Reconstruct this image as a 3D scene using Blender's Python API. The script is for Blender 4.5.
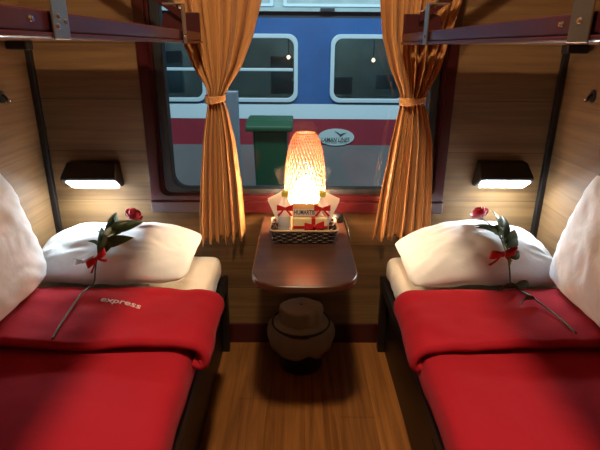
import bpy, bmesh, math, random
from mathutils import Vector, Matrix, noise
from mathutils.bvhtree import BVHTree
R = math.radians
random.seed(7)
for o in list(bpy.data.objects): bpy.data.objects.remove(o)
S = bpy.context.scene
COL = S.collection

# ------------------------------------------------------------------ camera, world, exposure
cam_d = bpy.data.cameras.new('camera'); cam = bpy.data.objects.new('camera', cam_d); COL.objects.link(cam)
cam_d.sensor_width = 36; cam_d.lens = 490 / 600 * 36; cam_d.clip_start = .02
cam.matrix_world = (Matrix.Translation((0, 0, 1.295)) @ Matrix.Rotation(R(-.35), 4, 'Z')
                    @ Matrix.Rotation(R(70), 4, 'X') @ Matrix.Rotation(R(.4), 4, 'Z'))
S.camera = cam
w = bpy.data.worlds.new('night_sky'); S.world = w; w.use_nodes = True
w.node_tree.nodes['Background'].inputs[0].default_value = (.10, .18, .26, 1)
w.node_tree.nodes['Background'].inputs[1].default_value = .55
S.view_settings.view_transform = 'Standard'; S.view_settings.look = 'None'
S.view_settings.exposure = 0; S.view_settings.gamma = 1; S.view_settings.use_curve_mapping = False

CEIL_RAD = 440      # ceiling lamp diffuser radiance
READ_RAD = 105       # reading lamp tube radiance
BULB_RAD = 210      # table lamp bulb radiance

# unseen area light added between the two trains to brighten the carriage side
ld = bpy.data.lights.new('carriage_side_fill', 'AREA'); ld.shape = 'RECTANGLE'; ld.size = 4; ld.size_y = .25
ld.energy = 170; ld.color = (.80, .93, 1)
lo = bpy.data.objects.new('carriage_side_fill', ld); COL.objects.link(lo)
lo.location = (.2, 2.9, 3.4)
lo.rotation_euler = (Vector((0, 5.3, .6)) - Vector(lo.location)).to_track_quat('-Z', 'Y').to_euler()

# ------------------------------------------------------------------ materials
def nm(name):
    m = bpy.data.materials.new(name); m.use_nodes = True
    return m, m.node_tree.nodes, m.node_tree.links, m.node_tree.nodes['Principled BSDF']
def texco(n, l, scale):
    tc = n.new('ShaderNodeTexCoord'); mp = n.new('ShaderNodeMapping')
    mp.inputs['Scale'].default_value = scale
    l.new(tc.outputs['Object'], mp.inputs['Vector']); return mp.outputs[0]
def plain(name, col, rough=.5, metal=0, bump=0, bscale=60, var=.0, spec=.5, sheen=0, coat=0):
    m, n, l, b = nm(name)
    b.inputs['Base Color'].default_value = (*col, 1); b.inputs['Roughness'].default_value = rough
    b.inputs['Metallic'].default_value = metal; b.inputs['Specular IOR Level'].default_value = spec
    b.inputs['Sheen Weight'].default_value = sheen; b.inputs['Coat Weight'].default_value = coat
    v = texco(n, l, (1, 1, 1))
    nz = n.new('ShaderNodeTexNoise'); nz.inputs['Scale'].default_value = bscale; nz.inputs['Detail'].default_value = 4
    l.new(v, nz.inputs['Vector'])
    if var:
        r = n.new('ShaderNodeValToRGB')
        r.color_ramp.elements[0].position = .3; r.color_ramp.elements[1].position = .7
        r.color_ramp.elements[0].color = (*[c * (1 - var) for c in col], 1)
        r.color_ramp.elements[1].color = (*[min(1, c * (1 + var)) for c in col], 1)
        l.new(nz.outputs[0], r.inputs[0]); l.new(r.outputs[0], b.inputs['Base Color'])
    if bump:
        bp = n.new('ShaderNodeBump'); bp.inputs['Strength'].default_value = bump; bp.inputs['Distance'].default_value = .01
        l.new(nz.outputs[0], bp.inputs['Height']); l.new(bp.outputs[0], b.inputs['Normal'])
    return m
def wood(name, c0, c1, long_axis, seam_axis, width, offset=0., rough=.4, seam=.012, seamdark=.35, length=0, fine=1.0, coat=0.):
    """planks running along long_axis, with dark joints every `width` along seam_axis"""
    m, n, l, b = nm(name)
    sc = [38 * fine] * 3; sc[long_axis] = 1.6 * fine
    v = texco(n, l, sc)
    tc = n.new('ShaderNodeTexCoord'); sp = n.new('ShaderNodeSeparateXYZ'); l.new(tc.outputs['Object'], sp.inputs[0])
    def math_(op, a, bb=None, cc=None):
        k = n.new('ShaderNodeMath'); k.operation = op
        for i, q in enumerate((a, bb, cc)):
            if q is None: continue
            if isinstance(q, (int, float)): k.inputs[i].default_value = q
            else: l.new(q, k.inputs[i])
        return k.outputs[0]
    s = math_('DIVIDE', math_('SUBTRACT', sp.outputs[seam_axis], offset), width)
    idx = math_('FLOOR', s); fr = math_('FRACT', s)
    # shift grain per plank
    cx = n.new('ShaderNodeCombineXYZ'); sh = math_('MULTIPLY', idx, 7.31)
    for i in range(3): l.new(sh, cx.inputs[i])
    va = n.new('ShaderNodeVectorMath'); va.operation = 'ADD'; l.new(v, va.inputs[0]); l.new(cx.outputs[0], va.inputs[1])
    nz = n.new('ShaderNodeTexNoise'); nz.inputs['Scale'].default_value = 1; nz.inputs['Detail'].default_value = 6
    nz.inputs['Roughness'].default_value = .6; nz.inputs['Distortion'].default_value = .5
    l.new(va.outputs[0], nz.inputs['Vector'])
    big = n.new('ShaderNodeTexNoise'); big.inputs['Scale'].default_value = .13; big.inputs['Detail'].default_value = 2
    l.new(va.outputs[0], big.inputs['Vector'])
    mx0 = math_('ADD', math_('MULTIPLY', nz.outputs[0], .65), math_('MULTIPLY', big.outputs[0], .35))
    r = n.new('ShaderNodeValToRGB'); r.color_ramp.elements[0].position = .36; r.color_ramp.elements[1].position = .64
    r.color_ramp.elements[0].color = (*c0, 1); r.color_ramp.elements[1].color = (*c1, 1)
    l.new(mx0, r.inputs[0])
    # per plank tone
    wn = n.new('ShaderNodeTexWhiteNoise'); wn.noise_dimensions = '1D'; l.new(idx, wn.inputs['W'])
    tone = math_('MULTIPLY_ADD', wn.outputs[0], .22, .86)
    line = math_('LESS_THAN', fr, seam)
    if length:
        st = math_('FRACT', math_('ADD', math_('DIVIDE', sp.outputs[long_axis], length), math_('MULTIPLY', idx, .37)))
        line = math_('MAXIMUM', line, math_('LESS_THAN', st, .004))
    fac = math_('MULTIPLY', tone, math_('SUBTRACT', 1, math_('MULTIPLY', line, 1 - seamdark)))
    ml = n.new('ShaderNodeVectorMath'); ml.operation = 'SCALE'; l.new(r.outputs[0], ml.inputs[0]); l.new(fac, ml.inputs['Scale'])
    l.new(ml.outputs[0], b.inputs['Base Color'])
    b.inputs['Roughness'].default_value = rough; b.inputs['Coat Weight'].default_value = coat
    bp = n.new('ShaderNodeBump'); bp.inputs['Strength'].default_value = .25; bp.inputs['Distance'].default_value = .003
    hh = math_('SUBTRACT', math_('MULTIPLY', nz.outputs[0], .3), line)
    l.new(hh, bp.inputs['Height']); l.new(bp.outputs[0], b.inputs['Normal'])
    return m
def emit(name, col, s):
    m, n, l, b = nm(name)
    b.inputs['Base Color'].default_value = (*col, 1)
    b.inputs['Emission Color'].default_value = (*col, 1); b.inputs['Emission Strength'].default_value = s
    return m
def clear(name, tint, ior=1.45, rough=0.):
    m, n, l, b = nm(name)
    n.remove(b); out = n['Material Output']
    t = n.new('ShaderNodeBsdfTransparent'); t.inputs[0].default_value = (*tint, 1)
    g = n.new('ShaderNodeBsdfGlossy'); g.inputs['Roughness'].default_value = rough
    f = n.new('ShaderNodeFresnel'); f.inputs[0].default_value = ior
    mx = n.new('ShaderNodeMixShader'); l.new(f.outputs[0], mx.inputs[0]); l.new(t.outputs[0], mx.inputs[1]); l.new(g.outputs[0], mx.inputs[2])
    l.new(mx.outputs[0], out.inputs[0]); return m
def cloth(name, col, rough=.85, translucent=0., weave=500, bump=.15, sheen=.2, spec=.3, wr=0., wscale=9):
    m, n, l, b = nm(name)
    b.inputs['Base Color'].default_value = (*col, 1); b.inputs['Roughness'].default_value = rough
    b.inputs['Sheen Weight'].default_value = sheen; b.inputs['Specular IOR Level'].default_value = spec
    v = texco(n, l, (1, 1, 1))
    nz = n.new('ShaderNodeTexNoise'); nz.inputs['Scale'].default_value = weave; l.new(v, nz.inputs['Vector'])
    n2 = n.new('ShaderNodeTexNoise'); n2.inputs['Scale'].default_value = wscale; n2.inputs['Detail'].default_value = 3; n2.inputs['Distortion'].default_value = .25
    l.new(v, n2.inputs['Vector'])
    b1 = n.new('ShaderNodeBump'); b1.inputs['Strength'].default_value = bump; b1.inputs['Distance'].default_value = .001
    l.new(nz.outputs[0], b1.inputs['Height'])
    b2 = n.new('ShaderNodeBump'); b2.inputs['Strength'].default_value = wr; b2.inputs['Distance'].default_value = .03
    l.new(n2.outputs[0], b2.inputs['Height']); l.new(b1.outputs[0], b2.inputs['Normal'])
    l.new(b2.outputs[0], b.inputs['Normal'])
    if translucent:
        out = n['Material Output']; t = n.new('ShaderNodeBsdfTranslucent'); t.inputs[0].default_value = (*col, 1)
        mx = n.new('ShaderNodeMixShader'); mx.inputs[0].default_value = translucent
        l.new(b.outputs[0], mx.inputs[1]); l.new(t.outputs[0], mx.inputs[2]); l.new(mx.outputs[0], out.inputs[0])
    return m

M = {}
WALL0, WALL1 = (.098, .045, .013), (.205, .108, .036)
M['wall_h'] = wood('oak_wall_panels', WALL0, WALL1, 0, 2, .205, .072, rough=.6, seamdark=.4, seam=.014)
M['wall_s'] = wood('oak_side_panels', WALL0, WALL1, 1, 2, .205, .072, rough=.7, seamdark=.6, seam=.010)
M['ceil'] = plain('ceiling_laminate', (.20, .15, .10), .6)
M['floor'] = wood('floor_laminate', (.13, .045, .011), (.39, .155, .040), 1, 0, .13, .03, rough=.33, seam=.012, seamdark=.55, length=.9)
M['maroon'] = plain('maroon_lacquer', (.045, .005, .006), .28, var=.1, bscale=8, coat=.3)
M['maroon_b'] = plain('maroon_bunk_rail', (.045, .006, .010), .33, var=.1, bscale=8, coat=.15)
M['dark'] = plain('dark_brown_paint', (.007, .0045, .004), .45)
M['rubber'] = plain('black_rubber', (.008, .008, .009), .55, bump=.1)
M['underside'] = plain('bunk_underside_laminate', (.30, .13, .055), .3, var=.1, bscale=5)
M['steel'] = plain('brushed_steel', (.42, .44, .42), .32, metal=1, bump=.05, bscale=200)
M['chrome'] = plain('chrome', (.75, .75, .75), .12, metal=1)
M['brass'] = plain('brass_plate', (.33, .30, .20), .35, metal=1)
M['red'] = cloth('red_fleece', (.41, .014, .027), .95, weave=300, bump=.4, sheen=.04, spec=.1, wr=.15, wscale=7)
M['white'] = cloth('white_cotton', (.80, .82, .83), .8, weave=700, bump=.2, wr=.28, wscale=8)
M['sheet'] = cloth('cream_sheet', (.80, .75, .64), .8, weave=700, bump=.2, wr=.3, wscale=14)
M['gold'] = cloth('gold_satin', (.55, .26, .085), .38, translucent=.12, weave=400, bump=.1, sheen=.1, spec=.6, wr=.12, wscale=18)
M['black'] = plain('black_plastic', (.012, .011, .010), .35)
M['wicker'] = plain('dark_wicker', (.035, .016, .010), .4, var=.4, bscale=120)
M['wicker_rim'] = plain('tan_cane_rim', (.50, .34, .17), .45)
M['table'] = wood('walnut_table_top', (.032, .012, .007), (.105, .045, .024), 0, 1, .09, .0, rough=.30, seam=.0, fine=.8, coat=.1)
M['stem'] = plain('rose_stem_green', (.035, .07, .02), .5)
M['leaf'] = plain('rose_leaf_green', (.035, .065, .018), .45, var=.35, bscale=30)
M['petal'] = plain('rose_petal_red', (.50, .010, .030), .55, var=.2, bscale=50, sheen=.3)
M['ribbon'] = plain('red_satin_ribbon', (.52, .015, .018), .35)
M['silver'] = plain('silver_foil', (.70, .76, .76), .25, metal=.6)
M['paper'] = cloth('white_paper', (.88, .84, .78), .6, translucent=.45, weave=200, bump=.02, sheen=0)
M['bluep'] = plain('train_blue_paint', (.020, .105, .30), .36, var=.15, bscale=3)
M['cyan'] = plain('train_white_stripe_paint', (.52, .72, .78), .45)
M['redp'] = plain('train_red_paint', (.24, .022, .04), .5, var=.15, bscale=2)
M['greyp'] = plain('train_grey_skirt_paint', (.17, .19, .19), .6, var=.15, bscale=2)
M['wframe'] = plain('train_window_frame_paint', (.42, .60, .66), .4)
M['roofp'] = plain('train_roof_paint', (.30, .44, .46), .6, var=.12, bscale=6)
M['darkgap'] = plain('dark_gutter', (.02, .03, .035), .7)
M['greenbin'] = plain('green_bin_plastic', (.006, .065, .028), .5)
M['ground'] = plain('platform_concrete', (.16, .17, .17), .9, bump=.3, bscale=30, var=.2)
M['glass'] = clear('window_glass', (.93, .95, .96), 1.5)
M['carglass'] = clear('train_glass', (.55, .68, .70), 1.5)

# ------------------------------------------------------------------ mesh helpers
class MB:
    def __init__(s): s.v = []; s.f = []
    def add(s, vs, fs):
        k = len(s.v); s.v += [tuple(q) for q in vs]; s.f += [tuple(i + k for i in f) for f in fs]; return s
    def box(s, x0, x1, y0, y1, z0, z1):
        vs = [(x, y, z) for x in (x0, x1) for y in (y0, y1) for z in (z0, z1)]
        return s.add(vs, [(0, 1, 3, 2), (4, 6, 7, 5), (0, 4, 5, 1), (2, 3, 7, 6), (0, 2, 6, 4), (1, 5, 7, 3)])
    def tube(s, pts, r, seg=8, caps=True):
        pts = [Vector(p) for p in pts]; n = len(pts)
        rr = r if isinstance(r, (list, tuple)) else [r] * n
        vs = []; fs = []; nrm = None
        for i, p in enumerate(pts):
            t = (pts[min(i + 1, n - 1)] - pts[max(i - 1, 0)]).normalized()
            if nrm is None:
                nrm = t.cross(Vector((0, 0, 1)))
                if nrm.length < .1: nrm = t.cross(Vector((1, 0, 0)))
            nrm = (nrm - t * nrm.dot(t)).normalized(); bn = t.cross(nrm)
            for k in range(seg):
                a = 2 * math.pi * k / seg
                vs.append(p + (nrm * math.cos(a) + bn * math.sin(a)) * rr[i])
        for i in range(n - 1):
            for k in range(seg):
                fs.append((i * seg + k, i * seg + (k + 1) % seg, (i + 1) * seg + (k + 1) % seg, (i + 1) * seg + k))
        if caps: fs.append(tuple(range(seg))[::-1]); fs.append(tuple((n - 1) * seg + k for k in range(seg)))
        return s.add(vs, fs)
    def lathe(s, prof, c=(0, 0, 0), seg=24, sx=1, sy=1):
        vs = []; fs = []
        for r, z in prof:
            for k in range(seg):
                a = 2 * math.pi * k / seg
                vs.append((c[0] + r * sx * math.cos(a), c[1] + r * sy * math.sin(a), c[2] + z))
        n = len(prof)
        for i in range(n - 1):
            for k in range(seg):
                fs.append((i * seg + k, i * seg + (k + 1) % seg, (i + 1) * seg + (k + 1) % seg, (i + 1) * seg + k))
        fs.append(tuple(range(seg))[::-1]); fs.append(tuple((n - 1) * seg + k for k in range(seg)))
        return s.add(vs, fs)
    def grid(s, fn, nu, nv, closeu=False, closev=False):
        vs = [fn(i / (nu if closeu else nu - 1), j / (nv if closev else nv - 1)) for i in range(nu) for j in range(nv)]
        fs = []
        for i in range(nu if closeu else nu - 1):
            for j in range(nv if closev else nv - 1):
                a, b_ = i, (i + 1) % nu; c, d = j, (j + 1) % nv
                fs.append((a * nv + c, b_ * nv + c, b_ * nv + d, a * nv + d))
        return s.add(vs, fs)
    def prism(s, poly, axis, a0, a1):
        """poly: 2-D outline in the other two axes (in x,y,z order), extruded along axis"""
        n = len(poly)
        def mk(p, a):
            q = list(p); q.insert(axis, a); return q
        vs = [mk(p, a0) for p in poly] + [mk(p, a1) for p in poly]
        fs = [tuple(range(n)), tuple(range(n, 2 * n))[::-1]] + [(i, n + i, n + (i + 1) % n, (i + 1) % n) for i in range(n)]
        return s.add(vs, fs)
    def build(s, name, mat, parent=None, smooth=False, bevel=0, base=None, solid=0, subd=0, seg=2):
        me = bpy.data.meshes.new(name)
        off = Vector((0, 0, 0)); loc = Vector((0, 0, 0))
        if parent is not None: off = world_loc(parent)
        elif base is not None: off = Vector(base); loc = Vector(base)
        me.from_pydata([tuple(Vector(v) - off) for v in s.v], [], s.f); me.update()
        bm = bmesh.new(); bm.from_mesh(me); bmesh.ops.recalc_face_normals(bm, faces=bm.faces); bm.to_mesh(me); bm.free()
        if isinstance(mat, str): mat = M[mat]
        me.materials.append(mat)
        if smooth: me.shade_smooth()
        o = bpy.data.objects.new(name, me); COL.objects.link(o)
        if parent is not None: o.parent = parent
        o.location = loc
        if solid:
            q = o.modifiers.new('thickness', 'SOLIDIFY'); q.thickness = solid; q.offset = -1
        if bevel:
            q = o.modifiers.new('bevel', 'BEVEL'); q.width = bevel; q.segments = seg; q.limit_method = 'ANGLE'; q.angle_limit = R(40)
        if subd:
            q = o.modifiers.new('subd', 'SUBSURF'); q.levels = subd; q.render_levels = subd
        return o
def world_loc(o):
    v = Vector(o.location)
    while o.parent is not None: o = o.parent; v = v + Vector(o.location)
    return v
def tag(o, label=None, cat=None, group=None, kind=None):
    if label: o['label'] = label
    if cat: o['category'] = cat
    if group: o['group'] = group
    if kind: o['kind'] = kind
    return o
def thing(name, loc, label, cat, group=None):
    o = bpy.data.objects.new(name, None); o.empty_display_size = .05; COL.objects.link(o); o.location = loc
    return tag(o, label, cat, group)
def smoothpath(pts, n=40):
    """Catmull-Rom through pts"""
    P = [Vector(p) for p in pts]; P = [2 * P[0] - P[1]] + P + [2 * P[-1] - P[-2]]
    out = []; m = len(P) - 3
    for i in range(n):
        t = i / (n - 1) * m; k = min(int(t), m - 1); t -= k
        a, b, c, d = P[k:k + 4]
        out.append(.5 * ((2 * b) + (c - a) * t + (2 * a - 5 * b + 4 * c - d) * t * t + (3 * b - a - 3 * c + d) * t ** 3))
    return out
def rrect(x0, x1, z0, z1, r, n=6):
    out = []
    for cx, cz, a0 in ((x1 - r, z1 - r, 0), (x0 + r, z1 - r, 90), (x0 + r, z0 + r, 180), (x1 - r, z0 + r, 270)):
        for k in range(n + 1):
            a = R(a0 + 90 * k / n); out.append((cx + r * math.cos(a), cz + r * math.sin(a)))
    return out
def ring(mb, outer, inner, y0, y1):
    """frame between two outlines of equal point count, in the x-z plane"""
    n = len(outer)
    vs = [(p[0], y0, p[1]) for p in outer] + [(p[0], y0, p[1]) for p in inner] + [(p[0], y1, p[1]) for p in outer] + [(p[0], y1, p[1]) for p in inner]
    fs = []
    for i in range(n):
        j = (i + 1) % n
        fs += [(i, j, n + j, n + i), (2 * n + i, 3 * n + i, 3 * n + j, 2 * n + j), (i, 2 * n + i, 2 * n + j, j), (n + i, n + j, 3 * n + j, 3 * n + i)]
    return mb.add(vs, fs)
def text_mesh(name, txt, size, mat, parent, fn, extrude=.0006, align='CENTER', shear=0, bold=0):
    """lettering converted to a mesh; fn maps (u, v, w) of the letter plane to world"""
    cu = bpy.data.curves.new(name, 'FONT'); cu.body = txt; cu.size = size; cu.align_x = align; cu.align_y = 'CENTER'
    cu.extrude = extrude; cu.shear = shear; cu.offset = bold
    t = bpy.data.objects.new(name, cu); COL.objects.link(t)
    dg = bpy.context.evaluated_depsgraph_get(); me = bpy.data.meshes.new_from_object(t.evaluated_get(dg))
    bpy.data.objects.remove(t)
    off = world_loc(parent)
    for v in me.vertices: v.co = Vector(fn(*v.co)) - off
    me.materials.clear(); me.materials.append(M[mat] if isinstance(mat, str) else mat)
    o = bpy.data.objects.new(name, me); COL.objects.link(o); o.parent = parent
    return o

# ------------------------------------------------------------------ the room
WX, WY, CZ, BY = 1.025, 1.97, 2.5, -.42
def struct(o): o['kind'] = 'structure'; return o
struct(MB().box(-WX - .05, WX + .05, BY - .05, WY + .05, -.06, 0).build('floor', 'floor'))
struct(MB().box(-WX - .05, WX + .05, BY - .05, WY + .05, CZ, CZ + .05).build('ceiling', 'ceil'))
struct(MB().box(-WX - .05, -WX, BY, WY, 0, CZ).build('wall_left', 'wall_s'))
struct(MB().box(WX, WX + .05, BY, WY, 0, CZ).build('wall_right', 'wall_s'))
struct(MB().box(-WX, WX, BY - .05, BY, 0, CZ).build('wall_back', 'wall_h'))
OX, OZ0, OZ1 = .57, .69, 1.80
m = MB(); m.box(-WX, -OX, WY, WY + .08, 0, CZ); m.box(OX, WX, WY, WY + .08, 0, CZ)
m.box(-OX, OX, WY, WY + .08, 0, OZ0); m.box(-OX, OX, WY, WY + .08, OZ1, CZ)
struct(m.build('wall_window', 'wall_h'))
b = struct(MB().box(-.44, .44, WY - .014, WY, 0, .098).build('baseboard_window', 'maroon', bevel=.003))
for sx in (-1, 1):
    m = MB(); m.box(min(sx * (WX - .022), sx * WX), max(sx * (WX - .022), sx * WX), WY - .022, WY, .30, 1.302)
    struct(m.build('trim_%d' % (1 if sx < 0 else 2), 'dark', bevel=.003))
# window: maroon surround, rubber seal with rounded corners, pane, sill
win = bpy.data.objects.new('window_1', None); COL.objects.link(win); win.location = (0, WY, .7); struct(win)
N_ = 6
m = MB(); ring(m, rrect(-.607, .607, .69, 1.86, .012, N_), rrect(-.565, .565, .712, 1.79, .03, N_), WY - .018, WY + .0)
ring(m, rrect(-.567, .567, .70, 1.79, .02, N_), rrect(-.553, .553, .716, 1.78, .035, N_), WY, WY + .05)
m.build('window_frame', 'maroon', win, bevel=.003)
m = MB(); ring(m, rrect(-.552, .552, .717, 1.779, .035, N_), rrect(-.515, .515, .738, 1.74, .055, N_), WY - .002, WY + .055)
m.build('window_seal', 'rubber', win, bevel=.006, smooth=False, seg=3)
MB().box(-.53, .53, WY + .030, WY + .036, .72, 1.76).build('window_pane', 'glass', win)
m = MB(); m.box(-.607, .607, WY - .03, WY, .640, .690); m.build('window_sill', 'maroon', win, bevel=.004)

# ceiling lamp (above the frame)
cl = thing('ceiling_light', (-.02, .65, CZ), 'small round warm white ceiling light above the aisle between the berths', 'ceiling light')
MB().lathe([(.12, -.02), (.125, -.01), (.125, 0), (.1, 0)], (-.02, .65, CZ)).build('light_rim', 'chrome', cl)
MB().lathe([(.02, -.042), (.06, -.038), (.085, -.03), (.092, -.02), (.09, -.018)], (-.02, .65, CZ)).build('light_diffuser', emit('warm_ceiling_lamp', (1, .76, .49), CEIL_RAD), cl, smooth=True)

# ------------------------------------------------------------------ outside: platform and the other train
struct(MB().box(-6, 6, 2.3, 9, -.5, -.36).build('platform_ground', 'ground'))
TY = 5.3
tr = thing('railway_carriage', (0, TY, -.3), 'blue railway carriage with white and red stripes standing outside the window', 'train')
wins = [(-2.05, -.97), (-.755, -.02), (.352, 1.142), (1.5, 2.3)]
wz0, wz1 = .765, 1.395
m = MB(); zt = 1.565
m.box(-4, 4, TY, TY + .08, .726, wz0); m.box(-4, 4, TY, TY + .08, wz1, zt)
xs = [-4] + [q for a in wins for q in a] + [4]
for i in range(0, len(xs), 2): m.box(xs[i], xs[i + 1], TY, TY + .08, wz0, wz1)
m.build('body_panel', 'bluep', tr)
m = MB(); m.box(-4, 4, TY - .004, TY + .08, .572, .726); o = m.build('white_stripe', 'cyan', tr); o['label'] = 'pale blue-white stripe'
m = MB(); m.box(-4, 4, TY, TY + .08, .292, .572); o = m.build('red_stripe', 'redp', tr); o['label'] = 'dark red stripe'
m = MB(); m.box(-4, 4, TY - .002, TY + .08, -.3, .292); m.build('skirt_panel', 'greyp', tr)
m = MB(); m.box(-4, 4, TY + .05, TY + .10, zt, 1.625); m.build('gutter', 'darkgap', tr)
m = MB(); m.box(-4, 4, TY, TY + .5, 1.625, 1.66); m.box(-4, 4, TY + .10, TY + .5, 1.66, 1.95); m.build('roof', 'roofp', tr)
for x0, x1 in ((-1.9, -.25), (-.15, .98), (1.2, 2.4)):
    m = MB(); ring(m, rrect(x0, x1, 1.675, 1.9, .02, N_), rrect(x0 + .035, x1 - .035, 1.70, 1.87, .01, N_), TY + .075, TY + .10)
    m.build('roof_hatch_frame', 'cyan', tr)
MB().box(-.9, -.5, TY + .05, TY + .11, 1.67, 1.73).build('roof_fitting', 'darkgap', tr); MB().box(.22, .36, TY - .02, TY + .01, 1.63, 1.655).build('roof_fitting', 'darkgap', tr)
for i, (x0, x1) in enumerate(wins):
    m = MB(); ring(m, rrect(x0 - .02, x1 + .02, wz0 - .02, wz1 + .02, .10, N_), rrect(x0 + .022, x1 - .022, wz0 + .02, wz1 - .022, .08, N_), TY - .03, TY + .03)
    if i != 2: m.box(x0 + .03, x1 - .03, TY - .02, TY + .02, 1.055, 1.085)
    fr = m.build('carriage_window', 'wframe', tr, bevel=.006)
    MB().box(x0, x1, TY + .035, TY + .045, wz0, wz1).build('pane', 'carglass', fr)
# interior seen through the carriage windows
m = MB(); m.box(-4, 4, TY + 1.4, TY + 1.45, .0, 1.6); m.box(-4, 4, TY + .08, TY + 1.4, 1.58, 1.6); m.box(-4, 4, TY + .08, TY + 1.4, .2, .22)
m.build('inner_wall', plain('carriage_inner_wall', (.36, .42, .40), .7, var=.2, bscale=4), tr)
for x0, x1, z0, z1 in ((.36, .60, .80, .99), (.86, 1.2, .86, 1.02), (-.30, -.05, .8, 1.2), (-1.7, -1.25, .8, 1.25)):
    MB().box(x0, x1, TY + .30, TY + .34, z0, z1).build('seat_back', plain('pale_seat_cover', (.30, .42, .44), .8), tr, bevel=.02)
wl = emit('carriage_lamp_glow', (1, .5, .28), 9)
for x in (.80, -.10):
    MB().lathe([(.004, -.022), (.016, -.012), (.022, 0), (.016, .012), (.004, .022)], (x, TY + .18, 1.165 if x > 0 else 1.19), 12).build('carriage_lamp', wl, tr, smooth=True)
    MB().box(x - .005, x + .005, TY + .175, TY + .185, 1.2, 1.58).build('lamp_cord', 'darkgap', tr)
for x in (.80, -.10, -1.5):  # added point lights that brighten the carriage interior, with no fixture
    q = bpy.data.lights.new('carriage_inner_fill', 'POINT'); q.energy = 5; q.color = (.85, .95, 1); q.shadow_soft_size = .05
    qo = bpy.data.objects.new('carriage_inner_fill', q); COL.objects.link(qo); qo.location = (x, TY + .7, 1.5)
# oval emblem
ov = MB(); ov.prism([(.415 + .195 * math.cos(a * math.pi / 24), .380 + .09 * math.sin(a * math.pi / 24)) for a in range(48)], 1, TY - .014, TY - .002)
ovo = ov.build('oval_emblem', plain('emblem_white', (.42, .58, .58), .5), tr); ovo['label'] = 'white oval emblem with a dark bird and lettering'
ink = plain('emblem_ink', (.03, .07, .07), .6)
text_mesh('emblem_lettering', 'LAMAN LINES', .062, ink, ovo, lambda u, v, w_: (.405 + u * .80, TY - .016 + w_, .352 + v), shear=.2, bold=.001)
text_mesh('emblem_lettering', 'EXPRESS TRAIN', .040, ink, ovo, lambda u, v, w_: (.415 + u * .85, TY - .016 + w_, .325 + v))
m = MB(); m.prism([(.395, .445), (.435, .430), (.460, .412), (.475, .420), (.53, .432), (.49, .405), (.46, .382), (.445, .405), (.425, .422)], 1, TY - .018, TY - .014)
m.build('emblem_bird', ink, ovo)

# green wheeled bin on the platform
gb = thing('wheeled_bin', (-.235, 4.3, -.36), 'green wheeled plastic bin standing outside in front of the carriage', 'bin')
m = MB()
x0, x1 = -.375, -.085
vs = [(x0 + .03, 4.14, -.30), (x1 - .03, 4.14, -.30), (x1 - .03, 4.42, -.30), (x0 + .03, 4.42, -.30), (x0, 4.08, .64), (x1, 4.08, .64), (x1, 4.46, .64), (x0, 4.46, .64)]
m.add(vs, [(0, 3, 2, 1), (4, 5, 6, 7), (0, 1, 5, 4), (1, 2, 6, 5), (2, 3, 7, 6), (3, 0, 4, 7)])
m.build('bin_body', 'greenbin', gb, bevel=.02)
m = MB(); m.prism([(4.04, .635), (4.04, .675), (4.12, .715), (4.42, .72), (4.52, .70), (4.52, .66), (4.48, .635)], 0, x0 - .055, x1 + .045)
m.build('bin_lid', 'greenbin', gb, bevel=.012)
MB().tube([(x0 - .02, 4.53, .66), (x1 + .02, 4.53, .66)], .012).build('handle', 'greenbin', gb)
for x in (x0 + .02, x1 - .05):
    MB().add(*(lambda k: (k.v, k.f))(MB().tube([(x, 4.42, -.30), (x + .035, 4.42, -.30)], .06, 16))).build('wheel', 'rubber', gb)
MB().box(-.50, -.42, 3.5, 3.58, -.36, 1.0).build('platform_post', plain('blue_grey_post_paint', (.17, .25, .32), .6), base=(-.46, 3.54, -.36), bevel=.006)
tag(bpy.data.objects['platform_post'], 'blue-grey square post outside, just right of the left curtain', 'post')

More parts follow.
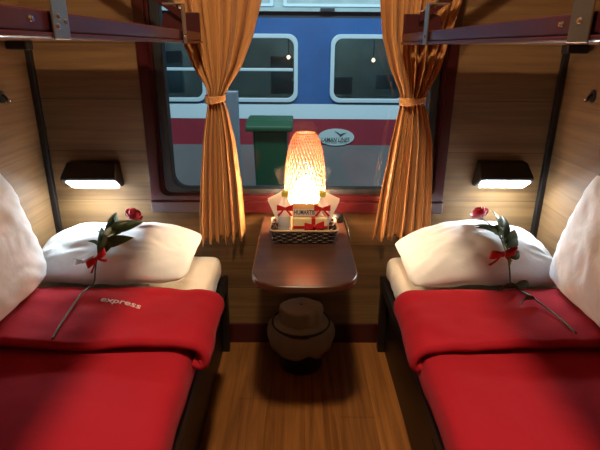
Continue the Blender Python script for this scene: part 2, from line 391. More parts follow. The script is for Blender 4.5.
# ------------------------------------------------------------------ upper bunks
def bunk(s, xe, nm_):
    # s: -1 left, +1 right;   xe: |x| of the aisle edge
    X = lambda d: s * (xe + d)                 # d metres outwards from the aisle edge
    def bx(m, d0, d1, y0, y1, z0, z1):
        a, b_ = X(d0), X(d1); return m.box(min(a, b_), max(a, b_), y0, y1, z0, z1)
    yE = 1.872
    root = thing('upper_bunk', (X(.3), .8, 1.306), nm_, 'bunk')
    m = MB(); bx(m, .02, WX - xe - .012, -.12, yE - .02, 1.3085, 1.322); m.build('bunk_panel', 'underside', root, bevel=.002)
    m = MB(); bx(m, 0, .022, -.12, yE, 1.312, 1.340); m.build('side_rail', 'maroon_b', root, bevel=.003)
    m = MB(); bx(m, -.004, .03, -.12, yE, 1.3035, 1.3115); m.build('rail_lip', 'maroon_b', root, bevel=.002)
    # end board at the window end with a low front and a rising guard
    m = MB(); prof = [(X(0), 1.335), (X(0), 1.405), (X(.10), 1.405), (X(.125), 1.40), (X(.14), 1.335)]
    m.prism(prof, 1, yE - .02, yE); m.build('end_board', 'maroon_b', root, bevel=.003)
    m = MB(); prof = [(X(.05), 1.375), (X(.50), 1.675), (X(.50), 1.712), (X(.05), 1.412)]
    m.prism(prof, 1, yE - .036, yE - .0205); m.build('end_brace', 'maroon_b', root, bevel=.003)
    # steel guard posts clamped on the rail
    for y, wy, mt, top in ((.757 if s < 0 else .685, .05, 'steel' if s < 0 else 'brass', 1.46), (1.575 if s < 0 else 1.51, .042, 'steel', 1.412)):
        m = MB(); bx(m, -.0075, -.0042, y - wy / 2, y + wy / 2, 1.302, top)
        if wy < .045: bx(m, -.0042, .05, y - wy / 2, y + wy / 2, top - .004, top)
        g = m.build('guard_bracket', mt, root, bevel=.001)
        k = MB()
        hs = [(y - .008, 1.333), (y + .012, 1.327), (y - .012, 1.320)] if wy > .045 else [(y, 1.325)]
        if s > 0 and wy > .045: hs = [(y, 1.329)]
        for yy, zz in hs:
            k.tube([(X(-.0075), yy, zz), (X(-.0105), yy, zz)], [.0045, .003], 10)
        k.build('screw', 'chrome', g)
    k = MB(); yy = .685 if s < 0 else .745
    k.tube([(X(0), yy, 1.327), (X(-.004), yy, 1.327)], [.0045, .003], 10); k.build('rail_screw', 'chrome', root)
    # hinge arm under the panel, by the corner
    m = MB(); bx(m, WX - xe - .09, WX - xe - .014, 1.80, 1.85, 1.278, 1.3083); m.build('hinge', 'rubber', root, bevel=.006)
    # strap that keeps the sleeper in: from the guard post up to the end rail
    m = MB()
    pts = smoothpath([(X(.012), 1.575 if s < 0 else 1.51, 1.405), (X(.05), 1.62, 1.43), (X(.1), 1.72, 1.46), (X(.21), 1.80, 1.51)], 12)
    m.tube(pts, .006, 6); m.build('guard_strap', 'brass', root, smooth=True)
    return root
bunk(-1, .345, 'upper bunk on the left with dark maroon rail and grey steel bracket')
bunk(1, .372, 'upper bunk on the right with dark maroon rail and brassy steel bracket')

# ------------------------------------------------------------------ curtains
def interp(tab, z):
    if z >= tab[0][0]: return tab[0][1:]
    for a, b_ in zip(tab, tab[1:]):
        if z >= b_[0]:
            t = (a[0] - z) / (a[0] - b_[0]); return [p + (q - p) * t for p, q in zip(a[1:], b_[1:])]
    return tab[-1][1:]
def curtain(tab, tie, label, seed, folds):
    zt, zb = tab[0][0], tab[-1][0]
    cx = (tab[-1][1] + tab[-1][2]) / 2
    root = thing('curtain', (cx, 1.9, zb), label, 'curtain')
    def f(u, v):
        z = zt + (zb - zt) * v
        xl, xr = interp(tab, z)[:2]; amp = interp(tab, z)[2]
        w_ = xr - xl
        uu = u + .018 * math.sin(2 * math.pi * (u * 2 + seed)) + .006 * math.sin(9 * v + seed)
        ph = 2 * math.pi * folds * uu
        x = xl + w_ * (uu + .035 / folds * 2 * math.sin(2 * ph))
        k = .65 + .35 * math.sin(3.1 * u * math.pi + seed)
        amp *= 1.25; y = 1.914 + amp * k * math.sin(ph) + amp * .30 * math.sin(2.3 * ph + seed + 2 * v) + .004 * noise.noise(Vector((x * 8, z * 3, seed)))
        zz = z + (.012 * math.sin(ph + 1) * v ** 6 + .02 * (u - .5) * v ** 4)
        return (x, y, zz)
    c = MB().grid(f, 150, 70).build('curtain_cloth', 'gold', root, smooth=True, solid=.0015)
    tz, tx0, tx1 = tie
    def g(u, v):
        a = 2 * math.pi * u; hz = .013 + .002 * math.sin(a * 2)
        x = (tx0 + tx1) / 2 + (tx1 - tx0) / 2 * math.cos(a); y = 1.912 + .024 * math.sin(a)
        ww = .0015 * math.sin(5 * a + 3 * v)
        return (x + ww, y + ww, tz + hz * (2 * v - 1) * (1 if u < 2 else 1) + .006 * math.sin(a) + .004 * math.cos(a))
    MB().grid(g, 40, 6, closeu=True).build('tieback', 'gold', root, smooth=True, solid=.0015)
    return root
# z, left x, right x, pleat depth
curtain([(1.90, -.50, -.09, .020), (1.45, -.475, -.140, .022), (1.33, -.440, -.170, .020), (1.22, -.395, -.215, .018), (1.15, -.350, -.262, .014), (1.108, -.342, -.284, .012),
         (1.06, -.352, -.270, .013), (.95, -.375, -.250, .018), (.75, -.400, -.232, .022), (.62, -.410, -.226, .024), (.528, -.414, -.222, .024)],
        (1.110, -.350, -.276), 'gold satin curtain left of the lamp, tied back in the middle', .3, 6)
curtain([(1.90, .27, .64, .020), (1.45, .300, .592, .022), (1.33, .315, .560, .020), (1.22, .350, .535, .018), (1.15, .384, .500, .014), (1.108, .396, .478, .012),
         (1.06, .388, .500, .013), (.95, .370, .530, .018), (.75, .345, .550, .022), (.62, .332, .558, .024), (.548, .325, .562, .024)],
        (1.108, .388, .485), 'gold satin curtain right of the lamp, tied back beside the right berth', 1.7, 6)

# ------------------------------------------------------------------ reading lamps
def reading_lamp(x0, x1, zc, label):
    cx = (x0 + x1) / 2
    root = thing('reading_lamp', (cx, WY, zc), label, 'wall lamp', 'reading lamps over the pillows')
    yf = WY
    # side profile (y, z)
    prof = [(yf - .0, zc + .052), (yf - .045, zc + .052), (yf - .095, zc + .002), (yf - .095, zc - .008), (yf - .030, zc - .050), (yf, zc - .050)]
    m = MB()
    x0i, x1i = x0 + .012, x1 - .012
    n = len(prof)
    vs = [(x0i if p[1] > zc + .04 else x0, *p) for p in prof] + [(x1i if p[1] > zc + .04 else x1, *p) for p in prof]
    m.add(vs, [tuple(range(n)), tuple(range(n, 2 * n))[::-1]] + [(i, n + i, n + (i + 1) % n, (i + 1) % n) for i in range(n)])
    m.build('lamp_housing', 'black', root, bevel=.004)
    # tilted light strip on the lower front
    a = Vector((0, yf - .093, zc - .014)); b_ = Vector((0, yf - .036, zc - .051)); nrm = Vector((0, -(.037), -.057)).normalized() * .002
    xs_ = (x0 + .022, x1 - .012)
    m = MB(); vs = []
    for x in xs_:
        for p in (a, b_, b_ + nrm, a + nrm): vs.append((x, p.y, p.z))
    m.add(vs, [(0, 1, 2, 3), (4, 7, 6, 5), (0, 4, 5, 1), (1, 5, 6, 2), (2, 6, 7, 3), (3, 7, 4, 0)])
    m.build('light_strip', emit('cool_led_strip', (.76, .90, 1), READ_RAD), root)
    return root
reading_lamp(-.935, -.715, .802, 'black reading lamp glowing white over the left pillow, wedge shaped')
reading_lamp(.722, .935, .812, 'black reading lamp glowing white over the right pillow, wedge shaped')

# coat hooks
for s, y, z, lb in ((-1, 1.745, 1.125, 'small dark coat hook with shiny tip on the left side wall'), (1, 1.745, 1.14, 'small dark coat hook with shiny tip on the right side wall')):
    h = thing('coat_hook', (s * WX, y, z), lb, 'coat hook')
    m = MB(); m.prism([(y + .016 * math.cos(a * math.pi / 12), z + .022 * math.sin(a * math.pi / 12)) for a in range(24)], 0, s * WX, s * (WX - .006)); m.build('hook_plate', 'rubber', h)
    m = MB(); m.tube(smoothpath([(s * (WX - .004), y, z + .006), (s * (WX - .014), y, z + .0), (s * (WX - .022), y, z - .014), (s * (WX - .026), y, z - .012)], 14), .0055, 8); m.build('hook_arm', 'rubber', h, smooth=True)
    MB().lathe([(.001, -.006), (.006, -.003), (.006, .003), (.001, .006)], (s * (WX - .026), y, z - .011), 12).build('hook_tip', 'chrome', h, smooth=True)

# ------------------------------------------------------------------ lower berths
def berth(s, xe, side):
    X = lambda d: s * (xe + d); D = WX - xe
    def bx(m, d0, d1, y0, y1, z0, z1):
        a, b_ = X(d0), X(d1); return m.box(min(a, b_), max(a, b_), y0, y1, z0, z1)
    root = thing('lower_berth', (X(.3), .9, 0), 'dark wooden lower berth frame along the %s wall' % side, 'bed')
    m = MB(); bx(m, 0.004, .026, -.1, 1.945, .305, .352); m.build('side_rail', 'dark', root, bevel=.004)
    m = MB(); bx(m, .028, D - .005, -.1, 1.945, .315, .342); m.build('bed_board', 'dark', root)
    m = MB(); bx(m, .035, .05, -.1, 1.945, 0, .314); m.build('base_panel', 'dark', root, bevel=.002)
    for y in (.42, 1.0, 1.88):
        m = MB(); bx(m, .004, .034, y, y + .045, 0, .304); m.build('leg', 'dark', root, bevel=.003)
    return root
berth(-1, .298, 'left'); berth(1, .362, 'right')

def path_eval(path, u):
    """point and outward normal on a smooth 2-D path"""
    n = len(path); t = u * (n - 1); k = min(int(t), n - 2); t -= k
    P = lambda i: Vector(path[max(0, min(n - 1, i))])
    a, b_, c, d = P(k - 1), P(k), P(k + 1), P(k + 2)
    p = .5 * ((2 * b_) + (c - a) * t + (2 * a - 5 * b_ + 4 * c - d) * t * t + (3 * b_ - a - 3 * c + d) * t ** 3)
    tg = .5 * ((c - a) + 2 * (2 * a - 5 * b_ + 4 * c - d) * t + 3 * (3 * b_ - a - 3 * c + d) * t * t)
    tg.normalize(); return p, Vector((-tg.y, tg.x))
def mattress(s, xe, side):
    D = WX - xe - .012
    m = MB()
    path = [(.012, .356), (.002, .375), (.0, .41), (.006, .435), (.022, .450), (.06, .455), (.2, .456), (.4, .457), (D - .04, .456), (D - .008, .44), (D, .41), (D, .37), (D - .01, .356)]
    def f(u, v):
        p, nn = path_eval(path, u); y = -.08 + v * 2.015
        e = min(1, (1 - v) / .02); off = -.03 * (1 - math.sqrt(max(0, 1 - (1 - e) ** 2)))
        wr = (.004 if u < .45 else .002) * noise.noise(Vector((y * 22, p.x * 3, s * 5 + p.y * 2)))
        p = p + nn * (off * .6 + wr)
        return (s * (xe + max(0, p.x)), y, max(.354, p.y))
    m.grid(f, 60, 120)
    nv = 120
    m.f.append(tuple(i * nv + nv - 1 for i in range(60))); m.f.append(tuple(i * nv for i in range(60)))
    m.f.append(tuple([0, nv - 1, 59 * nv + nv - 1, 59 * nv]))
    o = m.build('mattress', 'sheet', base=(s * (xe + .3), .9, .354), smooth=True)
    return tag(o, 'mattress in a cream sheet on the %s berth, under the red blanket' % side, 'mattress')
mattress(-1, .323, 'left'); mattress(1, .383, 'right')

def blanket(s, xe, side, label):
    D = WX - xe - .014
    root = thing('blanket', (s * (xe + .3), .8, .46), label, 'blanket')
    path = [(.004, .372), (-.004, .395), (-.004, .425), (.006, .455), (.03, .472), (.07, .479), (.2, .480), (.4, .481), (D - .1, .481), (D - .03, .479), (D, .472)]
    def f(u, v):
        p, nn = path_eval(path, u); y = -.1 + v * 1.50
        wr = .008 * noise.noise(Vector((p.x * 4, y * 4, s * 3 + 9))) + .004 * noise.noise(Vector((p.x * 12, y * 9, s * 3)))
        p = p + nn * (abs(wr) * .9); return (s * (xe + p.x), y, p.y)
    MB().grid(f, 80, 140).build('blanket_cloth', 'red', root, smooth=True, solid=.010)
    # turned-down upper end, thicker and wider
    if s < 0: path = [(.000, .425), (-.030, .418), (-.052, .436), (-.052, .470), (-.026, .502), (.02, .517), (.10, .522), (.25, .523), (.45, .523), (D - .1, .522), (D, .518)]
    else: path = [(.000, .420), (-.018, .416), (-.034, .436), (-.030, .470), (-.006, .500), (.03, .516), (.10, .522), (.25, .523), (.45, .523), (D - .1, .522), (D, .518)]
    yp = [(1.215, -.034), (1.188, -.032), (1.172, -.018), (1.178, -.004), (1.20, .0), (1.28, .001), (1.36, -.002), (1.44, -.004), (1.49, -.006), (1.525, -.016), (1.532, -.034)]
    def g(u, v):
        p, nn = path_eval(path, u); q, _ = path_eval(yp, v)
        edge = max(0, 1 - u / .35)
        y = q.x - .045 * edge * edge * (v ** 2) - .012 * edge * (1 - v) + .008 * math.sin(u * 7 + s) * (1 - v)
        y += (.030 if s < 0 else .0) * edge ** 2 * (1 - v)
        wr = .012 * noise.noise(Vector((p.x * 5, y * 6, s * 2 + 4))) + .006 * noise.noise(Vector((p.x * 14, y * 14, s * 2)))
        p = p + nn * (q.y + wr); return (s * (xe + p.x), y, p.y)
    fo = MB().grid(g, 90, 60).build('turned_down_fold', 'red', root, smooth=True, solid=.006)
    return root, fo
bl_l, fold_l = blanket(-1, .302, 'left', 'red fleece blanket turned down over the left berth, with pale stitched lettering')
bl_r, fold_r = blanket(1, .362, 'right', 'red fleece blanket turned down over the right berth, without lettering')

def surf(objs):
    trees = []
    for o in objs:
        off = world_loc(o); me = o.data
        trees.append(BVHTree.FromPolygons([v.co + off for v in me.vertices], [tuple(p.vertices) for p in me.polygons]))
    def z(x, y, default=.48):
        best = default
        for t in trees:
            h = t.ray_cast(Vector((x, y, 1.25)), Vector((0, 0, -1)))
            if h[0] is not None: best = max(best, h[0].z)
        return best
    return z
zf = surf([fold_l])
thread = plain('pale_stitching', (.72, .60, .58), .7)
def stitch(u, v, w_):
    x = -.562 + u * .98; y = 1.388 + v - .22 * u
    return (x, y, zf(x, y) + .0012 + w_)
text_mesh('stitched_lettering', 'express', .045, thread, fold_l, stitch, extrude=.0008, bold=.0002)['label'] = 'pale stitched word express'

# ------------------------------------------------------------------ pillows
def pillow(c, W_, D_, H_, rot, label, seed, sag=lambda a, b: 0, group=None, n=56):
    """W_ wide (local x), D_ deep (local y), H_ thick (local z); rot is a Matrix"""
    m = MB()
    def surf_(sgn):
        def f(u, v):
            a, b_ = 2 * u - 1, 2 * v - 1
            # soft outline: sides slightly drawn in, corners kept
            ox = (1 - .03 * (1 - b_ * b_) * abs(a) ** 3) * (1 - .075 * abs(b_) ** 6); oy = (1 - .04 * (1 - a * a) * abs(b_) ** 3) * (1 - .10 * abs(a) ** 6)
            x = a * W_ / 2 * ox; y = b_ * D_ / 2 * oy
            t = max(0, (1 - abs(a) ** 2.4)) ** .6 * max(0, (1 - abs(b_) ** 2.2)) ** .62
            wv = noise.noise(Vector((a * 2.2, b_ * 2.2, seed))) * .14 + (abs(noise.noise(Vector((a * 3 + b_, b_ * 4 - a, seed + 3)))) - .2) * .14
            z = sgn * H_ / 2 * t * (1 + wv)
            z += .006 * noise.noise(Vector((a * 3, b_ * 3, seed + 8)))
            z -= sag(a, b_)
            # gathers running in from the edges
            e = max(abs(a), abs(b_)); z += sgn * .006 * math.sin(22 * (a - b_) + 3 * a * b_ + seed) * max(0, e - .6) * 2.5 * t
            return (x, y, z)
        return f
    m.grid(surf_(1), n, n); m.grid(surf_(-1), n, n)
    T = Matrix.Translation(c) @ rot.to_4x4()
    pts = [T @ Vector(v) for v in m.v]
    zmin = min(p.z for p in pts); m.v = [tuple(p) for p in pts]
    o = m.build('pillow', 'white', base=(c[0], c[1], zmin), smooth=True)
    bm = bmesh.new(); bm.from_mesh(o.data); bmesh.ops.remove_doubles(bm, verts=bm.verts, dist=.0008); bmesh.ops.recalc_face_normals(bm, faces=bm.faces); bm.to_mesh(o.data); bm.free(); o.data.shade_smooth()
    return tag(o, label, 'pillow', group)
E3 = lambda x, y, z: (Matrix.Rotation(R(z), 3, 'Z') @ Matrix.Rotation(R(y), 3, 'Y') @ Matrix.Rotation(R(x), 3, 'X'))
p_l = pillow((-.690, 1.728, .556), .62, .37, .175, E3(9, 0, -1.5), 'white pillow lying flat on the left berth under a rose', 1.3, lambda a, b: (.022 * a * a if a < 0 else .004 * a ** 4) + .015 * max(0, b) ** 4)
p_r = pillow((.696, 1.728, .562), .60, .37, .190, E3(9, 0, 1.5), 'white pillow lying flat on the right berth under a rose', 5.1, lambda a, b: .040 * a * a + .02 * max(0, b) ** 4)
s_l = pillow((-.916, 1.258, 0.726), .405, .64, .145, E3(0, 76, 0) @ Matrix.Rotation(R(0), 3, 'Z'), 'white pillow standing upright against the left side wall', 9.2)
s_r = pillow((.930, 1.262, .726), .405, .64, .145, E3(0, -76, 0), 'white pillow standing upright against the right side wall', 12.2)

# ------------------------------------------------------------------ roses
def leaf(mb, base, tip, side, width, n=9, curl=.011):
    base, tip = Vector(base), Vector(tip); ax = tip - base; L = ax.length; ax.normalize()
    sd = Vector(side); sd = (sd - ax * sd.dot(ax)).normalized(); up = ax.cross(sd)
    if up.z < 0: up = -up
    def pt(u, v, h):
        t = u; wd = width * math.sin(math.pi * min(1, t ** .8 * 1.0)) ** .8 * (1 - .25 * t) if 0 < t < 1 else 0
        k = 2 * v - 1
        return base + ax * L * t + sd * wd / 2 * k + up * (abs(k) * wd * .22 + curl * math.sin(math.pi * t) + h)
    k0 = len(mb.v)
    mb.grid(lambda u, v: tuple(pt(u, v, 0)), n, 5); mb.grid(lambda u, v: tuple(pt(u, v, .0008)), n, 5)
def petal_cup(mb, c, axis, r, h, n, ph, flare):
    axis = Vector(axis).normalized(); a = axis.cross(Vector((.3, .5, .8))).normalized(); b_ = axis.cross(a)
    for k in range(n):
        a0 = ph + 2 * math.pi * k / n; span = 2 * math.pi / n * 1.35
        def f(u, v, off=0):
            ang = a0 + (u - .5) * span; hh = h * v * (1 - .35 * (2 * u - 1) ** 2)
            rr = r * (.25 + .75 * math.sin(min(1, v * 1.1) * math.pi / 2)) * (1 + flare * v * v) + off
            return tuple(Vector(c) + (a * math.cos(ang) + b_ * math.sin(ang)) * rr + axis * hh)
        mb.grid(f, 7, 6); mb.grid(lambda u, v: f(u, v, .0007), 7, 6)
def bow(mb, c, ux, uz, size, tails=True):
    """ribbon bow: two loops, a knot and two tails; ux along the loops, uz up"""
    c, ux, uz = Vector(c), Vector(ux).normalized(), Vector(uz).normalized(); n_ = ux.cross(uz).normalized()
    wd = size * .36
    for s in (-1, 1):
        def f(u, v, off=0):
            a = u * 2 * math.pi; lx = size * .5 * (1 - math.cos(a)); th = size * .17 * math.sin(a)
            flare = .35 + .65 * (lx / size)
            return tuple(c + ux * s * lx + n_ * (th + off) + uz * ((v - .5) * wd * 2 * flare + .12 * lx))
        mb.grid(f, 15, 4); mb.grid(lambda u, v: f(u, v, .0008), 15, 4)
        if tails:
            def g(u, v, off=0):
                return tuple(c + ux * s * (size * (.1 + .75 * u)) + uz * (-size * .9 * u + 0) + (ux * s * .5 + uz * .5) * (v - .5) * wd * (.6 + .5 * u) + n_ * (.002 + off + .1 * size * math.sin(3 * u)))
            mb.grid(g, 8, 3); mb.grid(lambda u, v: g(u, v, .0008), 8, 3)
    k = MB().lathe([(.1, -.5), (.45, -.4), (.5, 0), (.45, .4), (.1, .5)], (0, 0, 0), 10)
    mb.add([c + (ux * p[0] + n_ * p[1] + uz * p[2]) * size * .38 for p in map(Vector, k.v)], k.f)
def rose(label, stem_pts, zs, leaves, bowat, bloom, bloomdir, bow_dir, foil=None, bow_size=.03):
    lift = lambda p, h: (p[0], p[1], zs(p[0], p[1]) + h)
    pts = [lift(p, p[2]) for p in stem_pts]
    root = thing('rose', pts[0], label, 'rose')
    path = smoothpath(pts, 50)
    path = [Vector((p.x, p.y, max(p.z, zs(p.x, p.y) + .005))) for p in path]
    m = MB().tube(path, .0028, 7)
    m.build('stem', 'stem', root, smooth=True)
    for bx_, by_, bh, tx, ty, th, wd in leaves:
        m = MB(); b0 = Vector((bx_, by_, zs(bx_, by_) + bh)); t0 = Vector((tx, ty, zs(tx, ty) + th))
        leaf(m, b0, t0, Vector((-(t0.y - b0.y), t0.x - b0.x, .15)), wd)
        m.build('leaf', 'leaf', root, smooth=True)
    c = Vector(lift(bloom, bloom[2])); ax = Vector(bloomdir).normalized()
    m = MB(); petal_cup(m, c, ax, .010, .040, 3, .2, -.35); petal_cup(m, c, ax, .017, .040, 4, .9, -.15); petal_cup(m, c - ax * .002, ax, .023, .037, 5, .1, .05); petal_cup(m, c - ax * .004, ax, .027, .028, 5, .7, .25)
    m.build('bloom', 'petal', root, smooth=True)
    m = MB(); m.tube([c - ax * .012, c - ax * .002, c + ax * .004], [.003, .010, .013], 10)
    for k in range(5):
        a = 2 * math.pi * k / 5; q = ax.cross(Vector((0, 0, 1))).normalized(); q2 = ax.cross(q)
        d = q * math.cos(a) + q2 * math.sin(a)
        leaf(m, c - ax * .004 + d * .008, c + ax * .014 + d * .024, ax.cross(d), .009)
    m.tube([Vector(path[-1]), c - ax * .008], .003, 7)
    m.build('sepals', 'leaf', root, smooth=True)
    bc = lift(bowat, bowat[2])
    m = MB(); bow(m, bc, bow_dir, (0, -.35, 1), bow_size); m.build('ribbon_bow', 'ribbon', root, smooth=True)
    if foil:
        fc = lift(foil, foil[2])
        m = MB(); bow(m, fc, (1, .2, .1), (.1, .3, 1), .034, False)
        o = m.build('ribbon_bow', 'silver', root, smooth=True); o['label'] = 'small silver ribbon bow'
    return root
def hull(zs):
    return lambda x, y: max(zs(x + a, y + b_) for a in (-.012, 0, .012) for b_ in (-.03, -.02, -.01, 0, .01, .02))
zl = hull(surf([fold_l, p_l])); zr = hull(surf([fold_r, p_r]))
rose('red artificial rose lying on the left pillow, with a small silver bow',
     [(-.680, 1.175, .006), (-.692, 1.26, .006), (-.700, 1.42, .010), (-.698, 1.52, .012), (-.690, 1.62, .012), (-.677, 1.70, .012), (-.658, 1.76, .014)], zl,
     [(-.690, 1.64, .014, -.700, 1.80, .045, .042), (-.684, 1.66, .014, -.655, 1.76, .024, .044), (-.682, 1.67, .014, -.580, 1.75, .020, .046),
      (-.690, 1.60, .014, -.585, 1.635, .020, .046), (-.695, 1.57, .012, -.655, 1.64, .030, .042), (-.698, 1.58, .012, -.715, 1.68, .028, .044), (-.675, 1.68, .014, -.605, 1.72, .030, .036),
      (-.690, 1.60, .014, -.745, 1.69, .020, .020), (-.694, 1.60, .012, -.668, 1.69, .040, .046),
      (-.690, 1.58, .012, -.745, 1.62, .016, .040), (-.680, 1.70, .014, -.710, 1.76, .03, .034), (-.675, 1.66, .014, -.625, 1.70, .045, .040)],
     (-.690, 1.545, .035), (-.642, 1.80, .022), (.45, -.1, .7), (.8, .3, .6), foil=(-.735, 1.545, .030), bow_size=.040)
rose('red artificial rose lying on the right pillow, with a red ribbon bow',
     [(.795, 1.20, .006), (.785, 1.30, .006), (.765, 1.42, .010), (.740, 1.52, .012), (.730, 1.62, .012), (.724, 1.70, .012), (.716, 1.75, .014)], zr,
     [(.728, 1.64, .014, .665, 1.72, .014, .036), (.726, 1.66, .014, .655, 1.695, .014, .024), (.728, 1.64, .014, .750, 1.80, .045, .046),
      (.730, 1.60, .014, .800, 1.68, .020, .046), (.732, 1.59, .014, .785, 1.625, .024, .040), (.745, 1.50, .014, .800, 1.52, .014, .032), (.728, 1.66, .014, .775, 1.77, .040, .038),
      (.750, 1.48, .010, .672, 1.45, .010, .034), (.77, 1.40, .010, .70, 1.35, .010, .030), (.735, 1.54, .012, .715, 1.62, .025, .034), (.728, 1.60, .012, .715, 1.69, .04, .036),
      (.726, 1.65, .014, .690, 1.67, .035, .036), (.728, 1.62, .014, .765, 1.71, .05, .040), (.736, 1.56, .012, .775, 1.575, .025, .036)],
     (.712, 1.555, .030), (.705, 1.775, .020), (-.30, .15, .7), (1, .05, .15), bow_size=.046)

# ------------------------------------------------------------------ table
TZ = .62
tb = thing('folding_table', (.025, 1.65, .0), 'small dark wood half-oval table under the window', 'table')
def table_outline(dx=0.):
    x0, x1 = -.145 - dx, .194 + dx; yb = WY - .004; ys = 1.445; yf = 1.315 - dx
    out = [(x0, yb)]
    n = 36; cx = (x0 + x1) / 2; hw = (x1 - x0) / 2
    for k in range(n + 1):
        a = math.pi * k / n
        ca, sa = -math.cos(a), math.sin(a)
        e = .60
        out.append((cx + hw * math.copysign(abs(ca) ** e, ca), ys - (ys - yf) * abs(sa) ** .85))
    out.append((x1, yb)); return out
m = MB(); m.prism(table_outline(), 2, TZ - .026, TZ); tt = m.build('table_top', 'table', tb, bevel=.006, seg=3)
m = MB(); m.box(-.05, .11, 1.93, WY - .002, .48, TZ - .027); m.box(-.10, -.075, 1.60, WY - .004, .575, TZ - .027); m.box(.13, .155, 1.60, WY - .004, .575, TZ - .027)
m.build('wall_bracket', 'dark', tb, bevel=.003)

# waste bin with a pale bag, under the table
wb = thing('waste_bin', (.018, 1.80, 0), 'small dark waste bin with a pale plastic bag over its rim under the table', 'waste bin')
m = MB(); m.lathe([(.085, 0), (.092, .01), (.118, .20), (.125, .21), (.120, .215), (.112, .20), (.088, .015), (.01, .012)], (.018, 1.80, 0), 32); m.build('bin_body', 'black', wb, smooth=True)
bag = plain('pale_bag_plastic', (.26, .22, .18), .5, bump=.3, bscale=25)
def bagf(u, v):
    a = 2 * math.pi * u
    prof = [(.126, .095), (.138, .125), (.140, .165), (.128, .200), (.104, .214), (.088, .222), (.084, .245), (.083, .268), (.074, .284), (.04, .289), (.004, .288)]
    p, _ = path_eval(prof, v)
    sq = 1 + (.10 * abs(math.cos(2 * a)) if v > .5 else 0)
    r = p.x * sq * (1 + .07 * noise.noise(Vector((math.cos(a) * 2, math.sin(a) * 2, v * 3))) + .015 * math.sin(11 * a + 3 * v))
    return (.018 + r * math.cos(a), 1.80 + r * .9 * math.sin(a), p.y + .012 * noise.noise(Vector((math.cos(a) * 2, math.sin(a) * 2, 7))) * (1 - v))
MB().grid(bagf, 64, 30, closeu=True).build('bin_bag', bag, wb, smooth=True, solid=.0015)

# ------------------------------------------------------------------ table lamp: woven bamboo shade over a bulb
LX, LY = .030, 1.872
lp = thing('table_lamp', (LX, LY, TZ), 'glowing table lamp with a tall woven bamboo dome shade by the window', 'table lamp')
prof = [(.066, .022), (.074, .06), (.079, .11), (.080, .16), (.078, .21), (.073, .26), (.065, .305), (.054, .340), (.043, .361), (.038, .366)]
def shade_r(v):
    p, _ = path_eval(prof, v); return p.x, p.y
m = MB(); NS = 34
strip = .0040
for fam in (-1, 1):
    for k in range(NS):
        a0 = 2 * math.pi * k / NS
        vs = []; fs = []; n = 34
        for i in range(n):
            v = i / (n - 1); r, z = shade_r(v); a = a0 + fam * v * 2.1
            r += (.0008 if (i + k) % 2 else -.0008) * fam
            wd = strip * (.55 + .45 * r / .08) / r / 2
            for da in (-wd, wd): vs.append((LX + r * math.cos(a + da), LY + r * math.sin(a + da), TZ + z))
        for i in range(n - 1): fs.append((2 * i, 2 * i + 1, 2 * i + 3, 2 * i + 2))
        m.add(vs, fs)
bam, n_, l_, b_ = nm('bamboo_strip')
b_.inputs['Base Color'].default_value = (.55, .29, .19, 1); b_.inputs['Roughness'].default_value = .5
t_ = n_.new('ShaderNodeBsdfTranslucent'); t_.inputs[0].default_value = (.85, .42, .25, 1)
mx = n_.new('ShaderNodeMixShader'); mx.inputs[0].default_value = .5
l_.new(b_.outputs[0], mx.inputs[1]); l_.new(t_.outputs[0], mx.inputs[2]); l_.new(mx.outputs[0], n_['Material Output'].inputs[0])
M['bamboo'] = bam
sh = m.build('lamp_shade', 'bamboo', lp, solid=.0006)
M['cane'] = plain('cane_rim', (.45, .2, .09), .5)
for v in (0, 1):
    m = MB(); r, z = shade_r(v)
    m.tube([(LX + r * math.cos(a * math.pi / 20), LY + r * math.sin(a * math.pi / 20), TZ + z) for a in range(41)], .0028, 6)
    m.build('shade_rim', 'cane', lp, smooth=True)
MB().lathe([(.064, 0), (.066, .008), (.064, .016), (.03, .02), (.02, .022)], (LX, LY, TZ), 32).build('lamp_base', plain('lamp_base_wood', (.25, .12, .05), .4), lp, smooth=False)
MB().lathe([(.014, .0225), (.015, .055), (.013, .06)], (LX, LY, TZ), 16).build('bulb_socket', 'paper', lp)
MB().lathe([(.012, .061), (.034, .064), (.048, .075), (.052, .100), (.048, .140), (.034, .175), (.016, .194), (.003, .198)], (LX, LY, TZ), 20).build('light_bulb', emit('warm_bulb', (1, .73, .46), BULB_RAD), lp, smooth=True)

# ------------------------------------------------------------------ gift basket and what it holds
BX0, BX1, BY0, BY1, BZ = -.088, .136, 1.655, 1.782, TZ + .001
cxb, cyb = (BX0 + BX1) / 2, (BY0 + BY1) / 2
bk = thing('gift_basket', (cxb, cyb, BZ), 'low dark wicker basket of gifts on the table in front of the lamp', 'basket')
def bper(t, grow, z):
    """point on the rounded rectangle, t in 0..1"""
    P = rrect(BX0 - grow, BX1 + grow, BY0 - grow, BY1 + grow, .014 + grow, 5)
    L = [0]
    for i in range(len(P)): L.append(L[-1] + math.dist(P[i], P[(i + 1) % len(P)]))
    d = (t % 1) * L[-1]
    for i in range(len(P)):
        if L[i + 1] >= d:
            k = (d - L[i]) / max(1e-9, L[i + 1] - L[i]); a, b2 = P[i], P[(i + 1) % len(P)]
            x, y = a[0] + (b2[0] - a[0]) * k, a[1] + (b2[1] - a[1]) * k
            nx, ny = (b2[1] - a[1]), -(b2[0] - a[0]); q = math.hypot(nx, ny) or 1
            return x, y, nx / q, ny / q
    return P[0][0], P[0][1], 0, 0
H_B = .050; NST = 38
m = MB()
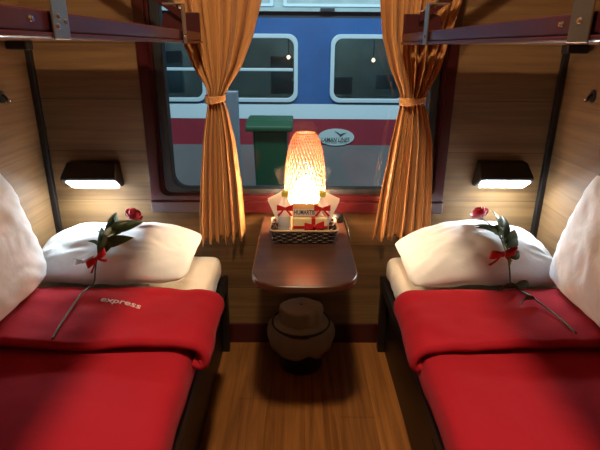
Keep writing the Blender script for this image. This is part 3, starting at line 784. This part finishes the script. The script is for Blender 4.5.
for r in range(6):
    z = BZ + .004 + r * .0082; grow = .010 * r / 6
    pts = []
    for i in range(NST * 4 + 1):
        t = i / (NST * 4); x, y, nx, ny = bper(t, grow, z); w_ = .0022 * math.sin(math.pi * (i / 2) + math.pi * r)
        w_ = .0024 * math.cos(math.pi * i / 4 + math.pi * r) 
        pts.append((x + nx * w_, y + ny * w_, z))
    m.tube(pts, .0036, 6, caps=False)
m.build('weave', 'wicker', bk, smooth=True)
m = MB()
for k in range(NST):
    x, y, nx, ny = bper(k / NST, 0, 0); x2, y2, _, _ = bper(k / NST, .010, 0)
    m.tube([(x, y, BZ + .001), (x2, y2, BZ + H_B)], .0018, 6)
m.build('stakes', 'wicker', bk)
m = MB(); m.box(BX0 + .004, BX1 - .004, BY0 + .004, BY1 - .004, BZ, BZ + .004); m.build('basket_bottom', 'wicker', bk)
m = MB(); pts = [(*bper(i / 120, .011, 0)[:2], BZ + H_B + .002) for i in range(121)]; m.tube(pts, .0038, 8, caps=False)
o = m.build('rim', 'wicker_rim', bk, smooth=True); o['label'] = 'light tan basket rim'

# tissue filling keeps things up; the items rest on the basket bottom
FZ = BZ + .0045
def bottle(x, y, label):
    root = thing('bottle', (x, y, FZ), label, 'bottle', 'small bottles in the gift basket')
    MB().lathe([(.023, 0), (.0275, .003), (.028, .02), (.0275, .07), (.028, .095), (.025, .115), (.013, .136), (.0105, .146), (.0105, .150)], (x, y, FZ), 24).build('bottle_body', cloth('milky_bottle', (.86, .82, .78), .2, translucent=.4, weave=100, bump=0, sheen=0), root, smooth=True)
    MB().lathe([(.0282, .035), (.0286, .036), (.0286, .078), (.0282, .079)], (x, y, FZ), 24).build('bottle_label', plain('pale_grey_label', (.62, .60, .58), .5), root, smooth=True)
    MB().lathe([(.0125, .1505), (.0135, .152), (.0135, .165), (.012, .168)], (x, y, FZ), 20).build('cap', plain('yellow_green_cap', (.55, .50, .06), .4), root)
    m = MB(); bow(m, (x, y - .033, FZ + .112), (1, 0, 0), (0, .0, 1), .030); m.tube([(x + .027 * math.cos(a * math.pi / 12), y + .027 * math.sin(a * math.pi / 12), FZ + .112) for a in range(25)], .003, 6)
    m.build('ribbon_bow', 'ribbon', root, smooth=True)
    return root
bottle(-.045, 1.738, 'small white bottle with red bow and yellow cap, left one in the basket')
bottle(.092, 1.738, 'small white bottle with red bow and yellow cap, right one in the basket')
# kite-shaped folded cards sticking out at both ends
for s, lb in ((-1, 'white folded card leaning out at the left end of the basket'), (1, 'white folded card leaning out at the right end of the basket')):
    c0 = cxb
    P = [(c0 + s * .082, FZ + .002), (c0 + s * .136, FZ + .132), (c0 + s * .078, FZ + .160), (c0 + s * .040, FZ + .02)]
    m = MB()
    vs = [(x, 1.773 - (.006 if i == 1 else 0), z) for i, (x, z) in enumerate(P)] + [(x, 1.7745 - (.006 if i == 1 else 0), z) for i, (x, z) in enumerate(P)]
    m.add(vs, [(0, 1, 2, 3), (7, 6, 5, 4)] + [(i, 4 + i, 4 + (i + 1) % 4, (i + 1) % 4) for i in range(4)])
    vs = [(x, 1.7675 - (.004 if i == 1 else 0), z - .006) for i, (x, z) in enumerate(P[:3])]
    vs += [(a, b2 + .0012, c) for a, b2, c in vs]
    m.add(vs, [(0, 1, 2), (5, 4, 3), (0, 3, 4, 1), (1, 4, 5, 2), (2, 5, 3, 0)])
    tag(m.build('folded_card', 'paper', base=(c0 + s * .068, 1.762, FZ)), lb, 'card')
# snack bar with lettering, upright behind the box
sb = thing('snack_pack', (.030, 1.712, FZ), 'orange snack pack with dark lettering, standing behind the gift box', 'snack')
m = MB()
def bag_f(u, v):
    a, b2 = 2 * u - 1, 2 * v - 1
    return a, b2
PZ0, PZ1 = FZ, FZ + .130
for sg in (-1, 1):
    m.grid(lambda u, v: (-.018 + .096 * u, 1.716 + sg * .009 * (1 - abs(2 * u - 1) ** 3) ** .5 * (1 - abs(2 * v - 1) ** 4) ** .5 , PZ0 + (PZ1 - PZ0) * v), 14, 14)
m.build('wrapper', plain('orange_wrapper', (.80, .42, .16), .35), sb, smooth=True)
MB().box(-.015, .073, 1.7035, 1.7050, FZ + .085, FZ + .111).build('brand_band', plain('pale_band', (.72, .66, .62), .4), sb)['label'] = 'pale band carrying the lettering'
text_mesh('pack_lettering', 'HUMARTIS', .024, plain('dark_brown_ink', (.05, .015, .02), .5), sb, lambda u, v, w_: (.0265 + u * .66, 1.7032 - w_, FZ + .098 + v), extrude=.0004, bold=.0006)
# cream gift box with a red ribbon
gx = thing('gift_box', (.038, 1.685, FZ), 'cream gift box with a red ribbon and bow at the front of the basket', 'gift box')
MB().box(-.014, .110, 1.676, 1.700, FZ, FZ + .083).build('box_body', plain('cream_box_card', (.85, .68, .36), .5), gx, bevel=.002)
m = MB(); m.box(.052, .066, 1.6745, 1.7015, FZ, FZ + .0845); m.box(-.0155, .1115, 1.6745, 1.7015, FZ + .046, FZ + .056)
m.build('ribbon', 'ribbon', gx)
m = MB(); bow(m, (.062, 1.664, FZ + .058), (1, 0, .1), (0, .1, 1), .036); m.build('ribbon_bow', 'ribbon', gx, smooth=True)

# black plug with a cord on the right-hand back of the table
pg = thing('power_plug', (.166, 1.90, TZ), 'round black plug with a thin cord at the back right of the table', 'plug')
MB().lathe([(.019, 0), (.023, .006), (.023, .022), (.016, .032), (.004, .034)], (.166, 1.90, TZ + .0005), 24).build('plug_body', 'black', pg, smooth=True)
MB().tube(smoothpath([(.184, 1.90, TZ + .02), (.192, 1.88, TZ + .018), (.1985, 1.83, TZ + .010), (.2005, 1.78, TZ + .004), (.2005, 1.75, TZ - .03), (.2010, 1.745, TZ - .10), (.2020, 1.80, TZ - .2), (.215, 1.955, TZ - .3)], 40), .0022, 7).build('cord', 'black', pg, smooth=True)
